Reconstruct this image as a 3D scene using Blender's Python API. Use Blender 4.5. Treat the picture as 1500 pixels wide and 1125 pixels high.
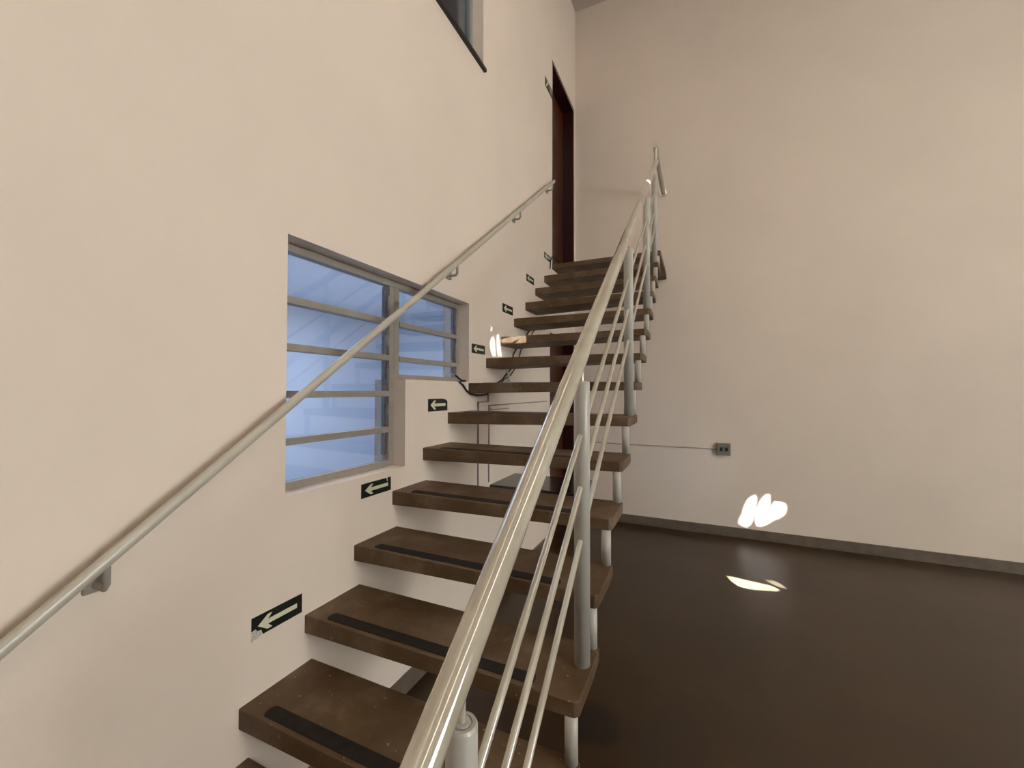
import bpy, bmesh, math
from mathutils import Vector, Matrix

# ------------------------------------------------------------------ clear
for o in list(bpy.data.objects):
    bpy.data.objects.remove(o, do_unlink=True)
S = bpy.context.scene
COL = S.collection

# ------------------------------------------------------------------ camera
Z0 = 0.315                      # floor level -> 0
YAW, PITCH, ROLL, FPX = math.radians(-24.303), math.radians(0.985), math.radians(0.104), 597.6165
CAM = Vector((1.3466, -0.6105, 1.2036 + Z0))
fwd = Vector((math.sin(YAW) * math.cos(PITCH), math.cos(YAW) * math.cos(PITCH), math.sin(PITCH)))
rgt0 = Vector((math.cos(YAW), -math.sin(YAW), 0))
up0 = rgt0.cross(fwd)
rgt = math.cos(ROLL) * rgt0 + math.sin(ROLL) * up0
upv = -math.sin(ROLL) * rgt0 + math.cos(ROLL) * up0
cam_d = bpy.data.cameras.new('camera')
cam_d.sensor_width = 36.0
cam_d.lens = FPX / 1500.0 * 36.0
cam_d.clip_start = 0.02
cam = bpy.data.objects.new('camera', cam_d)
COL.objects.link(cam)
mw = Matrix((rgt, upv, -fwd)).transposed().to_4x4()
mw.translation = CAM
cam.matrix_world = mw
S.camera = cam

# ------------------------------------------------------------------ room sizes (metres)
RUN, RISE, W, TH, DEP = 0.2408, 0.17927, 1.0526, 0.067, 0.275
THO = 0.044                     # tread thickness at the free end
YB = 4.254                      # back wall
XR, YF, ZC = 9.0, -9.5, 5.908 + Z0
SLOPE = RISE / RUN
WT = 0.2                        # left wall thickness

# ------------------------------------------------------------------ world, sun, large lights, exposure
wd = bpy.data.worlds.new('world'); S.world = wd
wd.use_nodes = True
wd.node_tree.nodes['Background'].inputs[0].default_value = (0.55, 0.7, 1.0, 1)
wd.node_tree.nodes['Background'].inputs[1].default_value = 0.3
S.view_settings.view_transform = 'Standard'
S.view_settings.look = 'None'
S.view_settings.gamma = 1.0
S.view_settings.use_curve_mapping = False
S.view_settings.exposure = 0.12

SUN = Vector((-0.65, 0.75, -0.245)).normalized()
sd = bpy.data.lights.new('sun', 'SUN'); sd.energy = 1500.0; sd.angle = math.radians(0.05); sd.color = (0.93, 0.96, 1.0)
so = bpy.data.objects.new('sun', sd); COL.objects.link(so)
so.rotation_euler = SUN.to_track_quat('-Z', 'Y').to_euler()
so.location = (5, -3, 9)

def area(name, loc, direction, sx, sy, power, color):
    l = bpy.data.lights.new(name, 'AREA'); l.shape = 'RECTANGLE'; l.size = sx; l.size_y = sy
    l.energy = power; l.color = color
    o = bpy.data.objects.new(name, l); COL.objects.link(o)
    o.location = loc
    o.rotation_euler = Vector(direction).to_track_quat('-Z', 'Y').to_euler()
    return o
WARM = (1.0, 0.87, 0.72)
# added side light in front of the invented blind window
area('added_side_light', (XR - 0.12, -0.9, 2.55), (-1, 0, 0), 3.1, 2.5, 390, (0.96, 1.0, 0.98))
LAMPS = [(0.7, -1.7), (4.6, -1.7)]  # unseen ceiling rows, invented to draw highlight lines along the handrail
for (lx, ly), pw in zip(LAMPS, (28, 85)):
    area('unseen_tube_light', (lx, ly, ZC - 0.13), (0, 0, -1), 0.13, 7.0, pw, WARM)
# cool fluorescent light of the adjoining room behind the stair window
area('adjoining_light', (-1.9, 1.9, 2.62), (0, 0, -1), 1.6, 3.0, 74, (0.80, 0.87, 1.0))

# ------------------------------------------------------------------ pixel -> world (photo frame 1500x1125)
def ray(u, v):
    return rgt * ((u - 750) / FPX) - upv * ((v - 562.5) / FPX) + fwd
def on(u, v, ax, val):
    d = ray(u, v); t = (val - CAM[ax]) / d[ax]
    return CAM + d * t

# ------------------------------------------------------------------ materials
def mat(name, color, rough=0.5, metal=0.0, spec=0.5, noise=None, bump=None, mix2=None, coat=0.0):
    m = bpy.data.materials.new(name); m.use_nodes = True
    nt = m.node_tree; b = nt.nodes['Principled BSDF']
    b.inputs['Base Color'].default_value = (*color, 1); b.inputs['Roughness'].default_value = rough
    b.inputs['Metallic'].default_value = metal; b.inputs['Specular IOR Level'].default_value = spec
    b.inputs['Coat Weight'].default_value = coat; b.inputs['Coat Roughness'].default_value = 0.05
    tc = nt.nodes.new('ShaderNodeTexCoord')
    if noise:
        sc, amt = noise
        n = nt.nodes.new('ShaderNodeTexNoise'); n.inputs['Scale'].default_value = sc; n.inputs['Detail'].default_value = 6
        nt.links.new(tc.outputs['Object'], n.inputs['Vector'])
        r = nt.nodes.new('ShaderNodeMix'); r.data_type = 'RGBA'
        c2 = mix2 or tuple(c * (1 - amt) for c in color)
        r.inputs[6].default_value = (*color, 1); r.inputs[7].default_value = (*c2, 1)
        cr = nt.nodes.new('ShaderNodeMapRange'); cr.inputs[1].default_value = 0.35; cr.inputs[2].default_value = 0.68
        nt.links.new(n.outputs['Fac'], cr.inputs[0]); nt.links.new(cr.outputs[0], r.inputs[0])
        nt.links.new(r.outputs[2], b.inputs['Base Color'])
    if bump:
        sc, st = bump
        n = nt.nodes.new('ShaderNodeTexNoise'); n.inputs['Scale'].default_value = sc; n.inputs['Detail'].default_value = 3
        nt.links.new(tc.outputs['Object'], n.inputs['Vector'])
        bp = nt.nodes.new('ShaderNodeBump'); bp.inputs['Strength'].default_value = st; bp.inputs['Distance'].default_value = 0.004
        nt.links.new(n.outputs['Fac'], bp.inputs['Height']); nt.links.new(bp.outputs[0], b.inputs['Normal'])
    return m

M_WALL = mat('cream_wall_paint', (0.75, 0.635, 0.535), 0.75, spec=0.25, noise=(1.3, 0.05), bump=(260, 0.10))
M_HALL = mat('hall_side_paint', (0.34, 0.26, 0.20), 0.8, spec=0.2, noise=(1.3, 0.05))  # unseen front and right walls, kept darker to cut bounced light
M_CEIL = mat('ceiling_paint', (0.52, 0.46, 0.41), 0.8, spec=0.2, noise=(2, 0.05))
M_BASE = mat('baseboard_stone', (0.15, 0.115, 0.085), 0.45, noise=(14, 0.25), bump=(60, 0.1))
M_STRIP = mat('black_grip_tape', (0.017, 0.012, 0.009), 0.75, spec=0.25, noise=(30, 0.4), bump=(900, 0.35))
M_RAIL = mat('rail_paint', (0.45, 0.41, 0.33), 0.11, spec=1.0, noise=(9, 0.10), mix2=(0.385, 0.34, 0.26), coat=1.0)
M_WRAIL = mat('wall_rail_paint', (0.47, 0.43, 0.35), 0.32, spec=0.5, noise=(9, 0.10), coat=0.1)
M_POST = mat('post_paint', (0.44, 0.415, 0.365), 0.34, spec=0.5, noise=(12, 0.08))
M_FRAME = mat('window_frame_paint', (0.30, 0.265, 0.225), 0.5, noise=(20, 0.12))
M_LEVER = mat('window_lever_steel', (0.25, 0.25, 0.25), 0.35, metal=0.6, noise=(40, 0.3))
M_WOOD = mat('dark_red_wood', (0.070, 0.017, 0.006), 0.35, spec=0.5, noise=(5, 0.35))
M_WOODF = mat('door_frame_wood', (0.030, 0.005, 0.0035), 0.35, spec=0.5, noise=(6, 0.3))
M_GRANITE = mat('dark_granite_sill', (0.016, 0.011, 0.010), 0.3, noise=(90, 0.4))
M_BLACK = mat('sign_black', (0.008, 0.012, 0.009), 0.35, spec=0.4)
M_GLOW = mat('sign_cream', (0.62, 0.60, 0.44), 0.5)
M_SCUFF = mat('torn_sticker_white', (0.62, 0.58, 0.52), 0.8, noise=(160, 0.5))
M_CABLE = mat('black_cable', (0.012, 0.011, 0.011), 0.45)
M_WHITE = mat('white_plastic', (0.8, 0.79, 0.76), 0.4)
M_COND = mat('grey_conduit', (0.27, 0.235, 0.21), 0.55)
M_CONDL = mat('cream_conduit', (0.44, 0.37, 0.31), 0.55)
M_OUT = mat('outlet_grey', (0.19, 0.18, 0.145), 0.45)
M_SOCK = mat('outlet_socket', (0.012, 0.012, 0.012), 0.4)
M_TABLE = mat('black_table_top', (0.012, 0.012, 0.013), 0.16, spec=0.6)
M_APRON = mat('grey_table_apron', (0.16, 0.16, 0.165), 0.4)
M_COOL = mat('adjoining_room_paint', (0.72, 0.76, 0.82), 0.8, noise=(1.2, 0.06))
M_COOLF = mat('adjoining_room_floor', (0.62, 0.66, 0.74), 0.6, noise=(2, 0.08))
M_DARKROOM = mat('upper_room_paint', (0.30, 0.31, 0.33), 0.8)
M_BLIND = mat('added_blind', (0.8, 0.78, 0.74), 0.8)
M_HOUSING = mat('luminaire_housing', (0.8, 0.8, 0.8), 0.4)

def tread_mat():
    m = bpy.data.materials.new('stained_concrete_tread'); m.use_nodes = True
    nt = m.node_tree; b = nt.nodes['Principled BSDF']; L = nt.links.new
    tc = nt.nodes.new('ShaderNodeTexCoord'); oi = nt.nodes.new('ShaderNodeObjectInfo')
    mul = nt.nodes.new('ShaderNodeMath'); mul.operation = 'MULTIPLY'; mul.inputs[1].default_value = 37.0
    L(oi.outputs['Random'], mul.inputs[0])
    add = nt.nodes.new('ShaderNodeVectorMath'); add.operation = 'ADD'
    L(tc.outputs['Object'], add.inputs[0]); L(mul.outputs[0], add.inputs[1])
    n = nt.nodes.new('ShaderNodeTexNoise'); n.inputs['Scale'].default_value = 6; n.inputs['Detail'].default_value = 8; n.inputs['Roughness'].default_value = 0.62
    L(add.outputs[0], n.inputs['Vector'])
    r = nt.nodes.new('ShaderNodeValToRGB')
    r.color_ramp.elements[0].position = 0.30; r.color_ramp.elements[0].color = (0.068, 0.036, 0.015, 1)
    r.color_ramp.elements[1].position = 0.72; r.color_ramp.elements[1].color = (0.175, 0.115, 0.070, 1)
    e = r.color_ramp.elements.new(0.5); e.color = (0.102, 0.060, 0.030, 1)
    L(n.outputs['Fac'], r.inputs[0])
    n2 = nt.nodes.new('ShaderNodeTexNoise'); n2.inputs['Scale'].default_value = 70; n2.inputs['Detail'].default_value = 2
    L(add.outputs[0], n2.inputs['Vector'])
    mr = nt.nodes.new('ShaderNodeMapRange'); mr.inputs[1].default_value = 0.70; mr.inputs[2].default_value = 0.76
    L(n2.outputs['Fac'], mr.inputs[0])
    mx = nt.nodes.new('ShaderNodeMix'); mx.data_type = 'RGBA'; mx.inputs[7].default_value = (0.30, 0.23, 0.16, 1)
    L(mr.outputs[0], mx.inputs[0]); L(r.outputs[0], mx.inputs[6]); L(mx.outputs[2], b.inputs['Base Color'])
    b.inputs['Roughness'].default_value = 0.55; b.inputs['Specular IOR Level'].default_value = 0.35
    bp = nt.nodes.new('ShaderNodeBump'); bp.inputs['Strength'].default_value = 0.25; bp.inputs['Distance'].default_value = 0.003
    L(n.outputs['Fac'], bp.inputs['Height']); L(bp.outputs[0], b.inputs['Normal'])
    return m
M_TREAD = tread_mat()

def floor_mat():
    m = bpy.data.materials.new('burnished_brown_concrete'); m.use_nodes = True
    nt = m.node_tree; b = nt.nodes['Principled BSDF']; L = nt.links.new
    tc = nt.nodes.new('ShaderNodeTexCoord')
    n = nt.nodes.new('ShaderNodeTexNoise'); n.inputs['Scale'].default_value = 1.6; n.inputs['Detail'].default_value = 7; n.inputs['Roughness'].default_value = 0.6
    L(tc.outputs['Object'], n.inputs['Vector'])
    r = nt.nodes.new('ShaderNodeValToRGB')
    r.color_ramp.elements[0].position = 0.3; r.color_ramp.elements[0].color = (0.028, 0.0125, 0.0032, 1)
    r.color_ramp.elements[1].position = 0.75; r.color_ramp.elements[1].color = (0.052, 0.0265, 0.0085, 1)
    L(n.outputs['Fac'], r.inputs[0])
    cur = r.outputs[0]
    # round dark spots with noisy soft rims
    for (cx, cy, rad, col, f) in DARK_SPOTS:
        sub = nt.nodes.new('ShaderNodeVectorMath'); sub.operation = 'DISTANCE'; sub.inputs[1].default_value = (cx, cy, 0)
        L(tc.outputs['Object'], sub.inputs[0])
        nz = nt.nodes.new('ShaderNodeTexNoise'); nz.inputs['Scale'].default_value = 5.0
        L(tc.outputs['Object'], nz.inputs['Vector'])
        ma = nt.nodes.new('ShaderNodeMath'); ma.operation = 'MULTIPLY_ADD'; ma.inputs[1].default_value = 0.14 * rad / 0.15
        L(nz.outputs['Fac'], ma.inputs[0]); L(sub.outputs['Value'], ma.inputs[2])
        mr = nt.nodes.new('ShaderNodeMapRange'); mr.inputs[1].default_value = rad * 1.55; mr.inputs[2].default_value = rad * 1.2
        mr.inputs[3].default_value = 0.0; mr.inputs[4].default_value = f
        L(ma.outputs[0], mr.inputs[0])
        mx = nt.nodes.new('ShaderNodeMix'); mx.data_type = 'RGBA'; mx.inputs[7].default_value = (*col, 1)
        L(mr.outputs[0], mx.inputs[0]); L(cur, mx.inputs[6]); cur = mx.outputs[2]
    L(cur, b.inputs['Base Color'])
    n2 = nt.nodes.new('ShaderNodeTexNoise'); n2.inputs['Scale'].default_value = 3.5; n2.inputs['Detail'].default_value = 5
    L(tc.outputs['Object'], n2.inputs['Vector'])
    mr = nt.nodes.new('ShaderNodeMapRange'); mr.inputs[3].default_value = 0.30; mr.inputs[4].default_value = 0.38
    L(n2.outputs['Fac'], mr.inputs[0]); L(mr.outputs[0], b.inputs['Roughness'])
    b.inputs['Specular IOR Level'].default_value = 0.5
    return m
sA = on(868, 1062, 2, 0.0); sB = on(985, 1090, 2, 0.0)
DARK_SPOTS = [(sA.x, sA.y, 0.13, (0.014, 0.008, 0.004), 0.95), (sB.x, sB.y, 0.20, (0.030, 0.018, 0.010), 0.7)]
M_FLOOR = floor_mat()

def glass_mat(name, tint, refl):
    m = bpy.data.materials.new(name); m.use_nodes = True
    nt = m.node_tree; nt.nodes.clear(); L = nt.links.new
    out = nt.nodes.new('ShaderNodeOutputMaterial')
    tr = nt.nodes.new('ShaderNodeBsdfTransparent'); tr.inputs[0].default_value = (*tint, 1)
    gl = nt.nodes.new('ShaderNodeBsdfGlossy'); gl.inputs['Roughness'].default_value = 0.02; gl.inputs[0].default_value = (0.85, 0.92, 1.0, 1)
    lw_ = nt.nodes.new('ShaderNodeLayerWeight'); lw_.inputs[0].default_value = 0.5
    pw = nt.nodes.new('ShaderNodeMath'); pw.operation = 'POWER'; pw.inputs[1].default_value = 5.0
    fr = nt.nodes.new('ShaderNodeMath'); fr.operation = 'MULTIPLY_ADD'; fr.inputs[1].default_value = 1 - refl; fr.inputs[2].default_value = refl
    L(lw_.outputs['Facing'], pw.inputs[0]); L(pw.outputs[0], fr.inputs[0])
    mx = nt.nodes.new('ShaderNodeMixShader')
    L(fr.outputs[0], mx.inputs[0]); L(tr.outputs[0], mx.inputs[1]); L(gl.outputs[0], mx.inputs[2]); L(mx.outputs[0], out.inputs[0])
    return m
M_GLASS = glass_mat('window_glass', (0.86, 0.92, 1.0), 0.09)
M_TUBE = bpy.data.materials.new('unseen_tube_diffuser'); M_TUBE.use_nodes = True
_b = M_TUBE.node_tree.nodes['Principled BSDF']; _b.inputs['Emission Color'].default_value = (*WARM, 1); _b.inputs['Emission Strength'].default_value = 4.0  # glow of the unseen, invented ceiling tubes

# ------------------------------------------------------------------ mesh helpers
def link(name, bm, m, parent=None, loc=(0, 0, 0), smooth=False):
    bmesh.ops.recalc_face_normals(bm, faces=bm.faces[:])
    me = bpy.data.meshes.new(name); bm.to_mesh(me); bm.free()
    if smooth:
        for p in me.polygons: p.use_smooth = True
    if m: me.materials.append(m)
    o = bpy.data.objects.new(name, me); COL.objects.link(o)
    o.location = loc
    if parent: o.parent = parent
    return o
def empty(name, loc=(0, 0, 0)):
    o = bpy.data.objects.new(name, None); COL.objects.link(o); o.location = loc; o.empty_display_size = 0.1
    return o
def tag(o, label=None, cat=None, group=None, kind=None):
    if label: o['label'] = label
    if cat: o['category'] = cat
    if group: o['group'] = group
    if kind: o['kind'] = kind
    return o
def box(bm, x0, x1, y0, y1, z0, z1, bev=0.0):
    vs = [bm.verts.new((x, y, z)) for x in (x0, x1) for y in (y0, y1) for z in (z0, z1)]
    fs = [bm.faces.new([vs[i] for i in f]) for f in ((0, 1, 3, 2), (4, 6, 7, 5), (0, 4, 5, 1), (2, 3, 7, 6), (0, 2, 6, 4), (1, 5, 7, 3))]
    if bev:
        es = list({e for f in fs for e in f.edges})
        bmesh.ops.bevel(bm, geom=es, offset=bev, segments=2, affect='EDGES', profile=0.6)
def boxo(name, dims, m, parent=None, bev=0.0):
    bm = bmesh.new(); box(bm, *dims, bev); return link(name, bm, m, parent)
def tube(bm, pts, r, seg=16, cap=True):
    pts = [Vector(p) for p in pts]; rings = []; prev = None
    for i, p in enumerate(pts):
        if i == 0: t = pts[1] - p
        elif i == len(pts) - 1: t = p - pts[i - 1]
        else: t = (pts[i + 1] - p).normalized() + (p - pts[i - 1]).normalized()
        t.normalize()
        a = prev if prev else (Vector((1, 0, 0)) if abs(t.x) < 0.9 else Vector((0, 0, 1)))
        n = (a - t * a.dot(t)).normalized(); prev = n; bn = t.cross(n)
        rings.append([bm.verts.new(p + n * (r * math.cos(2 * math.pi * k / seg)) + bn * (r * math.sin(2 * math.pi * k / seg))) for k in range(seg)])
    for a, b in zip(rings, rings[1:]):
        for k in range(seg):
            f = bm.faces.new((a[k], a[(k + 1) % seg], b[(k + 1) % seg], b[k])); f.smooth = True
    if cap:
        for rg in (rings[0][::-1], rings[-1]): bm.faces.new([bm.verts.new(v.co) for v in rg])
def tubeo(name, pts, r, m, parent=None, seg=16):
    bm = bmesh.new(); tube(bm, pts, r, seg); return link(name, bm, m, parent)
def lathe(bm, prof, seg=28):
    rings = []
    for r, z in prof:
        if r < 1e-6: rings.append([bm.verts.new((0, 0, z))])
        else: rings.append([bm.verts.new((r * math.cos(2 * math.pi * k / seg), r * math.sin(2 * math.pi * k / seg), z)) for k in range(seg)])
    for a, b in zip(rings, rings[1:]):
        for k in range(seg):
            if len(a) == 1 and len(b) == 1: continue
            if len(a) == 1: bm.faces.new((a[0], b[(k + 1) % seg], b[k]))
            elif len(b) == 1: bm.faces.new((a[k], a[(k + 1) % seg], b[0]))
            else:
                f = bm.faces.new((a[k], a[(k + 1) % seg], b[(k + 1) % seg], b[k]))
                f.smooth = abs(a[0].co.z - b[0].co.z) > 0.02
def prism(bm, pts, off):
    off = Vector(off); a = [bm.verts.new(p) for p in pts]; b = [bm.verts.new(Vector(p) + off) for p in pts]
    bm.faces.new(a[::-1]); bm.faces.new(b); n = len(a)
    for i in range(n): bm.faces.new((a[i], a[(i + 1) % n], b[(i + 1) % n], b[i]))
def struct(name, bm, m): return tag(link(name, bm, m), kind='structure')

# ------------------------------------------------------------------ room shell
H = {  # holes of the left wall: y0,y1,z0,z1
    'win_a': (0.395, 1.055, 0.823 + Z0, 1.262 + Z0), 'win_b': (0.395, 1.69, 1.262 + Z0, 1.773 + Z0),
    'upper': (-0.4, 1.872, 3.462 + Z0, 4.75 + Z0),
    'door_up': (3.374, 4.212, 14 * RISE + Z0, 4.655 + Z0), 'door_low': (3.30, 4.212, 0.0, 1.80 + Z0)}
def left_wall():
    ys = sorted({YF, YB} | {v for h in H.values() for v in h[:2]})
    zs = sorted({0.0, ZC} | {v for h in H.values() for v in h[2:]})
    def solid(i, j):
        if i < 0 or j < 0 or i >= len(ys) - 1 or j >= len(zs) - 1: return False
        y, z = (ys[i] + ys[i + 1]) / 2, (zs[j] + zs[j + 1]) / 2
        return not any(h[0] < y < h[1] and h[2] < z < h[3] for h in H.values())
    bm = bmesh.new(); cache = {}
    def v(x, y, z):
        k = (x, y, z)
        if k not in cache: cache[k] = bm.verts.new(k)
        return cache[k]
    for i in range(len(ys) - 1):
        for j in range(len(zs) - 1):
            if not solid(i, j): continue
            y0, y1, z0, z1 = ys[i], ys[i + 1], zs[j], zs[j + 1]
            bm.faces.new((v(0, y0, z0), v(0, y1, z0), v(0, y1, z1), v(0, y0, z1)))
            bm.faces.new((v(-WT, y0, z0), v(-WT, y0, z1), v(-WT, y1, z1), v(-WT, y1, z0)))
            for (di, dj, a, b) in ((-1, 0, (y0, z0), (y0, z1)), (1, 0, (y1, z0), (y1, z1)), (0, -1, (y0, z0), (y1, z0)), (0, 1, (y0, z1), (y1, z1))):
                if not solid(i + di, j + dj):
                    bm.faces.new((v(0, *a), v(0, *b), v(-WT, *b), v(-WT, *a)))
    return struct('wall_left', bm, M_WALL)
left_wall()
bm = bmesh.new(); box(bm, -WT, XR, YF - 0.1, YB + 0.15, -0.12, 0); struct('floor', bm, M_FLOOR)
bm = bmesh.new(); box(bm, -WT, XR, YF, YB, ZC, ZC + 0.1); struct('ceiling', bm, M_CEIL)
bm = bmesh.new(); box(bm, -WT, XR + 0.1, YB, YB + 0.15, 0, ZC + 0.1); struct('wall_back', bm, M_WALL)
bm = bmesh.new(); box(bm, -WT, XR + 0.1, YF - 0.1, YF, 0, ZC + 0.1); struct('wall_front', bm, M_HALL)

# right wall, with invented gaps cut to shape the sun spots
def zc8(o, s, pts): return [(o[0] + x / s, o[1] + y / s) for x, y in pts]
B = lambda pts: [on(u, v, 1, YB) for u, v in zc8((1020, 630), 4.5, pts)]
Fp = lambda pts: [on(u, v, 2, 0.0) for u, v in zc8((1020, 630), 4.5, pts)]
Lw = lambda pts: [on(u, v, 0, 0.0) for u, v in zc8((680, 460), 8.033, pts)]
Tf = lambda pts: [on(u, v, 1, 9 * RUN) for u, v in zc8((680, 460), 8.033, pts)]
gx, gy, gz = 1.02, 2.56, 0.8457 + SLOPE * 2.56 + 0.004 + Z0  # aim point of an invented gap that puts a glint on the handrail
patches = [
    B([(395, 425), (405, 450), (395, 520), (380, 590), (365, 625), (335, 645), (300, 635), (275, 615), (275, 585), (298, 555), (305, 510), (330, 460), (365, 430)]),
    B([(475, 418), (492, 430), (490, 500), (515, 465), (545, 470), (575, 475), (598, 495), (600, 530), (585, 560), (550, 585), (515, 595), (480, 620), (430, 640), (395, 635), (383, 605), (385, 560), (395, 510), (420, 455), (450, 425)]),
    Fp([(205, 965), (250, 970), (330, 990), (420, 1010), (490, 1025), (545, 1050), (530, 1060), (430, 1055), (340, 1045), (280, 1030), (235, 1000)]),
    Fp([(455, 990), (510, 992), (560, 1015), (595, 1045), (545, 1035), (500, 1015)]),
    Lw([(345, 265), (360, 300), (370, 400), (375, 500), (335, 500), (310, 440), (300, 370), (305, 300), (325, 265)]),
    Lw([(385, 235), (410, 240), (418, 330), (432, 420), (445, 500), (395, 500), (382, 420), (376, 300)]),
    Lw([(322, 135), (332, 160), (318, 215), (308, 190)]),
    Tf([(436, 300), (560, 262), (725, 250), (728, 335), (600, 345), (660, 285), (560, 335), (440, 340)]),
    [Vector((gx, gy + 0.02 * math.cos(a), gz + 0.032 * math.sin(a))) for a in [k * math.pi / 5 for k in range(10)]],
]
def right_wall():
    bm = bmesh.new(); edges = []
    def loop(pts):
        vs = [bm.verts.new(p) for p in pts]
        for i in range(len(vs)): edges.append(bm.edges.new((vs[i], vs[(i + 1) % len(vs)])))
    loop([(XR, YF, 0), (XR, YB, 0), (XR, YB, ZC), (XR, YF, ZC)])
    for p in patches:
        loop([(XR, q.y + SUN.y * (XR - q.x) / SUN.x, q.z + SUN.z * (XR - q.x) / SUN.x) for q in p])
    bmesh.ops.triangle_fill(bm, edges=edges, use_beauty=True, use_dissolve=False, normal=(1, 0, 0))
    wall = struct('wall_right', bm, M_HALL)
    for p, m in zip(patches, PANES):
        if not m: continue
        bm = bmesh.new()
        bm.faces.new([bm.verts.new((XR, q.y + SUN.y * (XR - q.x) / SUN.x, q.z + SUN.z * (XR - q.x) / SUN.x)) for q in p])
        bmesh.ops.triangulate(bm, faces=bm.faces[:])
        link('sun_filter_pane', bm, m, wall)  # added filter that dims the sun through its gap
def tint_mat(name, t):
    m = bpy.data.materials.new(name); m.use_nodes = True; nt = m.node_tree; nt.nodes.clear()
    out = nt.nodes.new('ShaderNodeOutputMaterial'); tr = nt.nodes.new('ShaderNodeBsdfTransparent')
    tr.inputs[0].default_value = (t * 0.88, t * 0.95, t, 1); nt.links.new(tr.outputs[0], out.inputs[0]); return m
T_DARK = tint_mat('dark_sun_filter', 0.0040); T_MID = tint_mat('mid_sun_filter', 0.016)  # invented filters, toned to balance the brightness of each sun spot
T_BLUE = tint_mat('blue_sun_filter', 1.0); T_BLUE.node_tree.nodes['Transparent BSDF'].inputs[0].default_value = (0.4, 0.68, 1.0, 1)
T_PALE = tint_mat('pale_blue_sun_filter', 1.0); T_PALE.node_tree.nodes['Transparent BSDF'].inputs[0].default_value = (0.16, 0.26, 0.4, 1)
T_GLINT = tint_mat('glint_sun_filter', 0.07)
PANES = [T_DARK, T_DARK, T_BLUE, T_PALE, T_DARK, T_DARK, T_DARK, T_MID, T_GLINT]
right_wall()

# invented, unseen blind window in the right wall, added to account for the side light
w3 = tag(empty('added_window_3', (XR, -0.9, 1.25)), kind='structure')
def child(name, bm, m, parent):
    o = link(name, bm, m); o.parent = parent; o.matrix_parent_inverse = Matrix.Translation(-Vector(parent.location)); return o
bm = bmesh.new(); box(bm, XR - 0.03, XR - 0.01, -2.5, 0.7, 1.25, 3.85); child('added_blind', bm, M_BLIND, w3)
bm = bmesh.new()
for d in ((-2.57, -2.5, 1.18, 3.92), (0.7, 0.77, 1.18, 3.92), (-2.5, 0.7, 1.18, 1.25), (-2.5, 0.7, 3.85, 3.92)): box(bm, XR - 0.06, XR - 0.005, *d)
child('window_frame', bm, M_FRAME, w3)

for i, (lx, ly) in enumerate(LAMPS):  # bodies of the invented lamp rows, out of view overhead
    r = empty('unseen_luminaire', (lx, ly, ZC - 0.06))
    tag(r, 'unseen twin-tube luminaire row on the ceiling closer to the stairs' if lx < 3 else 'unseen twin-tube luminaire row on the ceiling closer to the added blind window', 'light')
    bm = bmesh.new(); box(bm, -0.2, 0.2, -3.55, 3.55, 0.0, 0.06, 0.005); link('housing', bm, M_HOUSING, r)
    for sx in (-0.09, 0.09):
        for k in range(4):
            y0 = -3.5 + 1.75 * k
            bm = bmesh.new(); tube(bm, [(sx, y0 + 0.03, -0.02), (sx, y0 + 1.72, -0.02)], 0.014, 10); link('unseen_lamp_tube', bm, M_TUBE, r)

# baseboards
bm = bmesh.new(); box(bm, 0.0, XR, YB - 0.014, YB, 0, 0.10, 0.003); struct('baseboard_back', bm, M_BASE)
bm = bmesh.new(); box(bm, 0, 0.014, YF, 3.30, 0, 0.095, 0.003); struct('baseboard_left', bm, M_BASE)

# adjoining room behind the stair window, and the dark room above it
bm = bmesh.new()
def inner_shell(bm, x0, x1, y0, y1, z0, z1, faces):
    c = {'xm': ((x0, y0, z0), (x0, y1, z0), (x0, y1, z1), (x0, y0, z1)), 'ym': ((x0, y0, z0), (x1, y0, z0), (x1, y0, z1), (x0, y0, z1)),
         'yp': ((x0, y1, z0), (x1, y1, z0), (x1, y1, z1), (x0, y1, z1)), 'zp': ((x0, y0, z1), (x1, y0, z1), (x1, y1, z1), (x0, y1, z1)),
         'zm': ((x0, y0, z0), (x1, y0, z0), (x1, y1, z0), (x0, y1, z0))}
    for f in faces: bm.faces.new([bm.verts.new(p) for p in c[f]])
inner_shell(bm, -3.6, -WT, -1.6, 5.0, 0.0, 2.75, ('xm', 'ym', 'yp', 'zp')); struct('wall_adjoining', bm, M_COOL)
bm = bmesh.new(); inner_shell(bm, -3.6, -WT, -1.6, 5.0, 0.0, 2.75, ('zm',)); struct('floor_adjoining', bm, M_COOLF)
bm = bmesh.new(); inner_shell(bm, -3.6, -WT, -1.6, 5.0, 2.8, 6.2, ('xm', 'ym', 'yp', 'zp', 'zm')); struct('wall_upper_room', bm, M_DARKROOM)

# ------------------------------------------------------------------ doors
def door(n, y0, y1, z0, z1):
    d = tag(empty('door_%d' % n, (-0.1, (y0 + y1) / 2, z0)), kind='structure')
    bm = bmesh.new(); box(bm, -0.17, -0.135, y0 + 0.035, y1 - 0.035, z0 + 0.004, z1 - 0.035, 0.002); child('door_leaf', bm, M_WOOD, d)
    bm = bmesh.new()
    for (a, b, c, e) in ((y0, y0 + 0.035, z0, z1), (y1 - 0.035, y1, z0, z1), (y0 + 0.035, y1 - 0.035, z1 - 0.035, z1)):
        box(bm, -WT, -0.004, a, b, c, e)
    child('door_frame', bm, M_WOODF, d)
    bm = bmesh.new(); tube(bm, [(-0.135, y0 + 0.10, z0 + 1.02), (-0.09, y0 + 0.10, z0 + 1.02), (-0.085, y0 + 0.20, z0 + 1.02)], 0.009, 10); child('door_handle', bm, M_LEVER, d)
    return d
door(1, *H['door_up'])
door(2, *H['door_low'])

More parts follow.
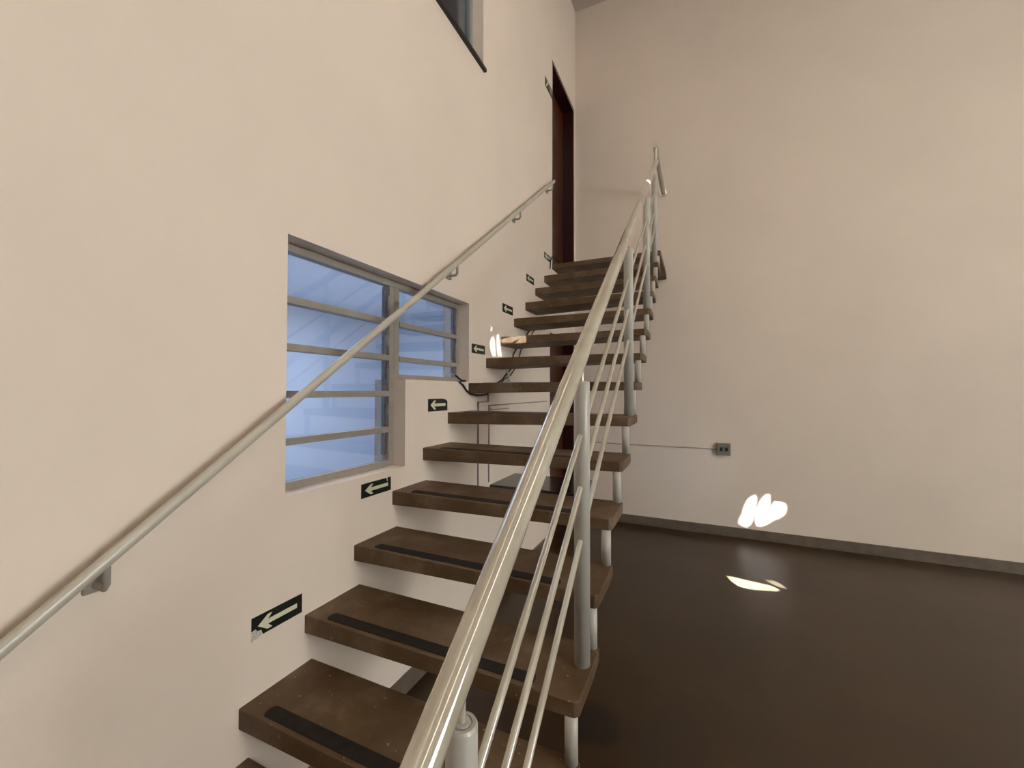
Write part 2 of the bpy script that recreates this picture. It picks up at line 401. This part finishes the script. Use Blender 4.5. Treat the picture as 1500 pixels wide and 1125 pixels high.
# ------------------------------------------------------------------ stair window (L-shaped, tilting panes)
FX0, FX1 = -0.115, -0.075        # frame depth range
def zz(v): return v + Z0
w1 = tag(empty('window_1', (-0.1, 0.73, zz(0.823))), kind='structure')
fr = 0.034
bm = bmesh.new()
def fbox(y0, y1, z0, z1, x0=FX0, x1=FX1, b=0.002): box(bm, x0, x1, y0, y1, zz(z0), zz(z1), b)
fbox(0.395, 1.69, 1.773 - fr, 1.773)
fbox(0.395, 0.395 + fr, 0.823 + 0.03, 1.739)
fbox(0.395, 1.055, 0.823, 0.853)
fbox(1.69 - fr, 1.69, 1.262 + 0.028, 1.739)
fbox(1.055, 1.69, 1.262, 1.29)
fbox(1.020, 1.055, 0.853, 1.739)
child('window_frame', bm, M_FRAME, w1)
bm = bmesh.new(); fbox(1.0565, 1.094, 1.29, 1.739); child('mullion', bm, M_FRAME, w1)
BARS = [1.553, 1.371, 1.189, 1.008]
for z in BARS:
    bm = bmesh.new(); fbox(0.429, 1.020, z - 0.014, z + 0.014, FX0 + 0.004, FX1 + 0.006); child('glazing_bar', bm, M_FRAME, w1)
for z in BARS[:2]:
    bm = bmesh.new(); fbox(1.094, 1.656, z - 0.013, z + 0.013, FX0 + 0.004, FX1 + 0.006); child('glazing_bar', bm, M_FRAME, w1)
def pane(w, y0, y1, z0, z1, x=-0.092):
    bm = bmesh.new(); box(bm, x - 0.0015, x + 0.0015, y0, y1, z0, z1)
    return child('pane', bm, M_GLASS, w)
lim = [1.739] + BARS + [0.853]
for a, b in zip(lim, lim[1:]):
    pane(w1, 0.43, 1.0, zz(b) + (0.014 if b != 0.853 else 0), zz(a) - (0.014 if a != 1.739 else 0))
lim = [1.739, BARS[0], BARS[1], 1.29]
for a, b in zip(lim, lim[1:]):
    pane(w1, 1.096, 1.640, zz(b) + (0.013 if b != 1.29 else 0), zz(a) - (0.013 if a != 1.739 else 0))
# operating levers along the opening stiles
def lever(y, zs):
    bm = bmesh.new()
    box(bm, -0.108, -0.088, y - 0.011, y + 0.004, zz(zs[-1]) + 0.02, zz(zs[0]) - 0.006, 0.002)
    for z in zs[:-1]:
        prism(bm, [(-0.084, y - 0.008, zz(z) - 0.03), (-0.084, y + 0.008, zz(z) - 0.055), (-0.084, y + 0.008, zz(z) - 0.115), (-0.084, y - 0.006, zz(z) - 0.14)], (0.010, 0, 0))
    child('opening_lever', bm, M_LEVER, w1)
lever(1.011, [1.739] + BARS[:-1] + [0.86])
lever(1.649, [1.739] + BARS[:1] + [1.30])
bm = bmesh.new(); tube(bm, [(-0.08, 1.008, zz(1.46)), (-0.065, 0.985, zz(1.48)), (-0.06, 0.978, zz(1.455)), (-0.07, 0.99, zz(1.425))], 0.004, 8); child('latch_hook', bm, M_LEVER, w1)

# upper window with dark granite sill
w2 = tag(empty('window_2', (-0.1, 0.8, zz(3.462))), kind='structure')
bm = bmesh.new(); box(bm, -0.13, 0.022, -0.45, 1.888, zz(3.438), zz(3.4625), 0.004); child('sill', bm, M_GRANITE, w2)
bm = bmesh.new()
for d in ((1.835, 1.872, 3.462, 4.75), (-0.4, -0.36, 3.462, 4.75), (-0.36, 1.835, 3.462, 3.495), (-0.36, 1.835, 4.715, 4.75), (0.72, 0.76, 3.495, 4.715)):
    box(bm, -0.13, -0.085, d[0], d[1], zz(d[2]), zz(d[3]), 0.002)
child('window_frame', bm, mat('upper_window_frame', (0.23, 0.235, 0.235), 0.45), w2)
for a, b in ((-0.36, 0.72), (0.76, 1.835)): pane(w2, a, b, zz(3.495), zz(4.715), -0.108)

# ------------------------------------------------------------------ staircase
st = empty('staircase', (0.0, -RUN, 0.0))
tag(st, 'open-riser stair of brown concrete treads cantilevered from the cream wall', 'staircase')
def to_stair(o, loc):
    o.parent = st; o.location = Vector(loc) - Vector(st.location)
def tread_mesh(depth, thin, name, corner=0.012, TH=TH):
    bm = bmesh.new()
    pl = [(0, 0), (W - corner, 0), (W, corner), (W + 0.002, depth * 0.6), (W - 0.002, depth - corner * 0.7), (W - corner, depth), (0, depth)]
    def th_at(x): return TH + (thin - TH) * x / W
    top = [bm.verts.new((x, y, 0)) for x, y in pl]; bot = [bm.verts.new((x, y, -th_at(x))) for x, y in pl]
    bm.faces.new(top); bm.faces.new(bot[::-1]); n = len(pl)
    for i in range(n): bm.faces.new((top[i], bot[i], bot[(i + 1) % n], top[(i + 1) % n]))
    bmesh.ops.recalc_face_normals(bm, faces=bm.faces[:])
    es = [e for e in bm.edges if not all(abs(v.co.x) < 1e-6 for v in e.verts)]
    bmesh.ops.bevel(bm, geom=es, offset=0.0035, segments=2, affect='EDGES', profile=0.5)
    for v in bm.verts: v.co.x = max(v.co.x, 0.0)
    me = bpy.data.meshes.new(name); bmesh.ops.recalc_face_normals(bm, faces=bm.faces[:]); bm.to_mesh(me); bm.free(); me.materials.append(M_TREAD)
    return me
me_tread = tread_mesh(DEP, THO, 'tread')
bm = bmesh.new()
pts = []
for cx, a0 in ((0.105, 90), (0.90, -90)):
    for k in range(9):
        a = math.radians(a0 + k * 22.5); pts.append((cx + 0.014 * math.cos(a), 0.037 + 0.0225 * math.sin(a), 0.0))
prism(bm, pts, (0, 0, 0.002)); bmesh.ops.recalc_face_normals(bm, faces=bm.faces[:])
me_strip = bpy.data.meshes.new('grip_strip'); bm.to_mesh(me_strip); bm.free(); me_strip.materials.append(M_STRIP)
for k in range(-1, 14):
    t = bpy.data.objects.new('tread', me_tread); COL.objects.link(t); to_stair(t, (0, k * RUN, k * RISE + Z0))
    s = bpy.data.objects.new('grip_strip', me_strip); COL.objects.link(s); s.parent = t
me_land = tread_mesh(YB - 14 * RUN, 0.05, 'landing', 0.006, 0.05)
t = bpy.data.objects.new('landing', me_land); COL.objects.link(t); to_stair(t, (0, 14 * RUN, 14 * RISE + Z0))
bm = bmesh.new(); h = RISE - THO - 0.0006
lathe(bm, [(0, 0), (0.0185, 0), (0.0185, h), (0, h)], 20); bmesh.ops.recalc_face_normals(bm, faces=bm.faces[:])
me_sp = bpy.data.meshes.new('spacer_tube'); bm.to_mesh(me_sp); bm.free(); me_sp.materials.append(M_POST)
for k in range(-1, 13):
    s = bpy.data.objects.new('spacer_tube', me_sp); COL.objects.link(s); to_stair(s, (1.027, (k + 1) * RUN + 0.0175, k * RISE + Z0))
bm = bmesh.new(); lathe(bm, [(0, 0), (0.0185, 0), (0.0185, -RISE + Z0 - THO), (0, -RISE + Z0 - THO)], 20)
o = link('spacer_tube', bm, M_POST); to_stair(o, (1.02, -RUN + 0.03, 0))
bm = bmesh.new(); lathe(bm, [(0, 0), (0.0185, 0), (0.0185, RISE - .051), (0, RISE - .051)], 20)
o = link('spacer_tube', bm, M_POST); to_stair(o, (1.027, 14 * RUN + 0.0175, 13 * RISE + Z0))

# ------------------------------------------------------------------ outer railing
RX = 1.02
rail = empty('stair_railing', (RX, -0.07, -RISE + Z0))
tag(rail, 'grey painted tube railing with thick handrail and three thin bars along the open stair side', 'railing')
def rz(y): return 0.8457 + SLOPE * y + Z0
bm = bmesh.new(); tube(bm, [(RX, -0.42, rz(-0.42)), (RX, 1.4, rz(1.4)), (RX, 3.30, rz(3.30))], 0.0255, 28); child('handrail', bm, M_RAIL, rail)
POSTS = [(-0.07, -1), (0.645, 2), (1.62, 6), (2.50, 10), (3.15, 13)]
for y, k in POSTS:
    zb = k * RISE + Z0; zt = 0.755 + SLOPE * y + Z0; h = zt - zb
    bm = bmesh.new()
    lathe(bm, [(0, 0), (0.0245, 0), (0.0245, h - 0.006), (0.022, h - 0.001), (0.0165, h - 0.001), (0.0160, h - 0.004), (0.0140, h - 0.004), (0.0125, h + 0.001), (0, h + 0.001)])
    bmesh.ops.translate(bm, verts=bm.verts[:], vec=(RX, y, zb))
    p = child('post', bm, M_POST, rail)
    bm = bmesh.new(); tube(bm, [(RX, y, zt), (RX, y, rz(y) - 0.02)], 0.0065, 12); o = link('rail_pin', bm, M_RAIL)
    o.parent = p
for off in (0.60, 0.44, 0.277):
    bm = bmesh.new(); y0, y1 = -0.42, 3.21
    tube(bm, [(RX, y0, off + SLOPE * y0 + Z0), (RX, y1, off + SLOPE * y1 + Z0)], 0.0085, 14); child('thin_bar', bm, M_RAIL, rail)
LZ = 3.438 + Z0
bm = bmesh.new(); tube(bm, [(RX, 3.262, LZ), (RX, 3.266, LZ), (RX, YB - 0.012, LZ + 0.002)], 0.024, 24); child('landing_handrail', bm, M_WRAIL, rail)
bm = bmesh.new(); tube(bm, [(RX, 3.285, rz(3.285)), (RX, 3.285, LZ - 0.01)], 0.016, 14); child('rail_stem', bm, M_RAIL, rail)
bm = bmesh.new(); tube(bm, [(RX, YB - 0.012, LZ), (RX, YB - 0.001, LZ)], 0.036, 20); child('wall_flange', bm, M_RAIL, rail)

# ------------------------------------------------------------------ wall handrail
wr = empty('wall_handrail', (0.065, -0.5, 0.9))
tag(wr, 'slim grey tube handrail on brackets along the cream wall across the window', 'handrail')
def wz(y): return 0.885 + SLOPE * y + Z0
bm = bmesh.new(); tube(bm, [(0.065, -0.55, wz(-0.55)), (0.065, 1.3, wz(1.3)), (0.065, 3.235, wz(3.235))], 0.0155, 22); child('rail_tube', bm, M_WRAIL, wr)
for y in (-0.115, 1.44, 2.385, 3.19):
    z = wz(y) - 0.062
    bm = bmesh.new(); box(bm, 0.0, 0.012, y - 0.022, y + 0.022, z - 0.026, z + 0.026, 0.003)
    br = child('bracket', bm, M_FRAME, wr)
    bm = bmesh.new(); tube(bm, [(0.012, y, z - 0.008), (0.055, y, z - 0.008), (0.065, y, z + 0.004), (0.065, y, z + 0.05)], 0.0075, 10)
    o = link('bracket_arm', bm, M_FRAME); o.parent = br

# ------------------------------------------------------------------ arrow signs
def arrow_sign(y0, y1, z0, z1, label, torn=False, notch=False, curl=False):
    r = empty('arrow_sign', (0, (y0 + y1) / 2, zz((z0 + z1) / 2)))
    tag(r, label, 'sign', 'photoluminescent arrow signs up the stair wall')
    hw, hh = (y1 - y0) / 2, (z1 - z0) / 2
    T = 0.0016
    pl = [(-hw, -hh), (hw, -hh), (hw, hh), (-hw, hh)]
    if torn: pl = [(-hw, -hh * 0.25), (-hw + 0.013, -hh * 0.15), (-hw + 0.020, -hh * 0.45), (-hw + 0.033, -hh * 0.5), (-hw + 0.040, -hh), (hw, -hh), (hw, hh), (-hw, hh)]
    if notch: pl = [(-hw, -hh), (hw, -hh), (hw, hh), (hw - 0.022, hh), (hw - 0.022, hh * 0.45), (hw - 0.028, hh * 0.45), (hw - 0.03, hh), (-hw, hh)]
    bm = bmesh.new(); prism(bm, [(0.0004, a, b) for a, b in pl], (T, 0, 0)); link('plate', bm, M_BLACK, r)
    a, s = hw * 0.78, hh * 0.24
    ar = [(-a, 0), (-a + 0.034, hh * 0.72), (-a + 0.052, hh * 0.72), (-a + 0.036, s), (a, s), (a, -s), (-a + 0.036, -s), (-a + 0.052, -hh * 0.72), (-a + 0.034, -hh * 0.72)]
    bm = bmesh.new(); prism(bm, [(T + 0.0004, p, q) for p, q in ar], (0.0006, 0, 0)); link('arrow', bm, M_GLOW, r)
    if torn:
        bm = bmesh.new(); prism(bm, [(0.0003, p, q) for p, q in [(-hw - 0.001, -hh * 1.25), (-hw + 0.02, -hh * 1.15), (-hw + 0.036, -hh * 0.95), (-hw + 0.032, -hh * 0.5), (-hw + 0.019, -hh * 0.44), (-hw + 0.012, -hh * 0.15), (-hw + 0.001, -hh * 0.3)]], (0.0006, 0, 0)); link('torn_backing', bm, M_SCUFF, r)
    if curl:
        bm = bmesh.new(); prism(bm, [(0.0021, hw - 0.055, hh), (0.0021, hw - 0.02, hh * 0.86), (0.0021, hw, hh * 0.55), (0.0021, hw, hh)], (0.0006, 0, 0)); link('peeled_corner', bm, M_WALL, r)
SG = [(0.278, 0.467, 0.378, 0.447, 'black arrow sign with torn lower corner beside the lowest treads', dict(torn=True)),
      (0.760, 0.950, 0.727, 0.790, 'black arrow sign just under the tall part of the stair window', dict(notch=True)),
      (1.248, 1.437, 1.089, 1.159, 'black arrow sign with peeled corner just under the short part of the stair window', dict(curl=True)),
      (1.725, 1.906, 1.456, 1.517, 'black arrow sign right beside the upper edge of the stair window', {}),
      (2.191, 2.382, 1.811, 1.877, 'second black arrow sign above the stair window going up the wall', {}),
      (2.671, 2.852, 2.168, 2.230, 'black arrow sign one step pair below the landing', {}),
      (3.127, 3.311, 2.508, 2.567, 'topmost small arrow sign beside the foot of the upper door', {})]
for y0, y1, z0, z1, lab, kw in SG: arrow_sign(y0, y1, z0, z1, lab, **kw)
es = empty('exit_sign', (0, 3.26, zz(4.275)))
tag(es, 'dark sign with pale slanted arrow and pictogram high beside the upper door frame', 'sign')
bm = bmesh.new(); box(bm, 0.0004, 0.002, -0.112, 0.112, -0.047, 0.047); link('plate', bm, M_BLACK, es)
bm = bmesh.new(); prism(bm, [(0.0024, -0.09, -0.035), (0.0024, -0.07, -0.035), (0.0024, -0.03, 0.02), (0.0024, -0.022, 0.005), (0.0024, -0.016, 0.036), (0.0024, -0.055, 0.034), (0.0024, -0.043, 0.026)], (0.0006, 0, 0)); link('arrow', bm, M_GLOW, es)
bm = bmesh.new(); prism(bm, [(0.0024, 0.03, -0.036), (0.0024, 0.095, -0.036), (0.0024, 0.095, 0.034), (0.0024, 0.03, 0.034)], (0.0006, 0, 0)); link('pictogram', bm, M_COND, es)

# ------------------------------------------------------------------ outlet, conduits and cables
ou = empty('power_outlet', (1.607, YB, zz(0.595)))
tag(ou, 'small grey surface power outlet on the back wall', 'outlet')
bm = bmesh.new(); box(bm, -0.064, 0.064, -0.04, -0.0005, -0.064, 0.064, 0.005); link('box', bm, M_OUT, ou)
for s in (-0.024, 0.024):
    bm = bmesh.new(); box(bm, s - 0.013, s + 0.013, -0.044, -0.0395, -0.020, 0.020, 0.003); link('socket', bm, M_SOCK, ou)
def conduit(name, pts, r, m, label, cat='conduit'):
    return tag(tubeo(name, pts, r, m, seg=10), label, cat)
o = conduit('wall_conduit', [(0.02, YB - 0.008, zz(0.598)), (0.7, YB - 0.008, zz(0.592)), (1.543, YB - 0.008, zz(0.590))], 0.0065, M_CONDL, 'thin cream conduit running along the back wall to the outlet')
conduit('wall_conduit', [(0.007, 1.949, zz(1.195)), (0.007, 1.949, zz(1.128)), (0.007, 1.805, zz(1.128)), (0.007, 1.805, zz(0.55))], 0.006, M_COND, 'thin conduit with a stepped bend on the wall under the stairs')
conduit('wall_conduit', [(0.007, 3.19, zz(1.104)), (0.007, 1.962, zz(1.100)), (0.007, 1.962, zz(0.56))], 0.005, M_COND, 'thin conduit turning down towards the black table under the stairs')
jb = empty('junction_strip', (0, 2.13, zz(1.07)))
tag(jb, 'short white trunking strip on the wall under the stairs', 'trunking')
bm = bmesh.new(); box(bm, 0.0005, 0.018, -0.15, 0.15, -0.018, 0.018, 0.003); link('body', bm, M_WALL, jb)
bm = bmesh.new(); box(bm, 0.0185, 0.020, -0.148, 0.148, -0.003, 0.003); link('seam', bm, M_COND, jb)
def lw(u, v, off=0.006):
    p = on(u, v, 0, 0.0); return (off, p.y, p.z)
conduit('black_cable', [(-0.06, 1.62, zz(1.305)), (-0.02, 1.63, zz(1.270)), (0.006, 1.635, zz(1.268))] + [lw(*q) for q in ((671, 559), (677, 564), (682, 572), (688, 577), (697, 579), (706, 579), (713, 577))], 0.0065, M_CABLE, 'black cable drooping from the window corner under a tread', 'cable')
conduit('black_cable', [lw(*q) for q in ((726, 562), (734, 557), (741, 548), (748, 540), (751, 519), (757, 509), (765, 499), (771, 490), (776, 483))], 0.006, M_CABLE, 'thicker black cable climbing the wall behind the treads', 'cable')
conduit('black_cable', [lw(*q) for q in ((732, 563), (738, 555), (746, 551), (753, 541), (760, 522), (762, 513), (766, 508), (778, 490), (782, 484))], 0.004, M_CABLE, 'thinner black cable climbing the wall behind the treads', 'cable')
conduit('cable_clip', [lw(*q, 0.012) for q in ((740, 540), (742, 548), (744, 555), (746, 559))], 0.007, M_WHITE, 'short white cable tie hanging on the wall behind the treads', 'clip')
conduit('black_cable', [(0.006, 3.29, zz(2.44)), (0.008, 3.30, zz(2.53)), (0.02, 3.345, zz(2.59)), (0.05, 3.44, zz(2.535)), (0.05, 3.52, zz(2.517))], 0.006, M_CABLE, 'black cable looping over the landing edge at the door', 'cable')

# ------------------------------------------------------------------ black shelf under the stairs
tb = empty('wall_shelf', (0.0, 2.21, 0.75))
tag(tb, 'glossy black shelf with grey edge on the wall under the stairs', 'shelf')
bm = bmesh.new(); box(bm, 0.0005, 0.67, -0.225, 0.225, 0.078, 0.102, 0.004); link('shelf_top', bm, M_TABLE, tb)
bm = bmesh.new(); box(bm, 0.0005, 0.65, -0.21, 0.21, 0.02, 0.0775, 0.002); link('shelf_body', bm, M_APRON, tb)
for y in (-0.15, 0.15):
    bm = bmesh.new(); prism(bm, [(0.0005, y - 0.012, 0.0195), (0.30, y - 0.012, 0.0195), (0.30, y - 0.012, 0.005), (0.0005, y - 0.012, -0.10)], (0, 0.024, 0)); link('bracket', bm, M_TABLE, tb)
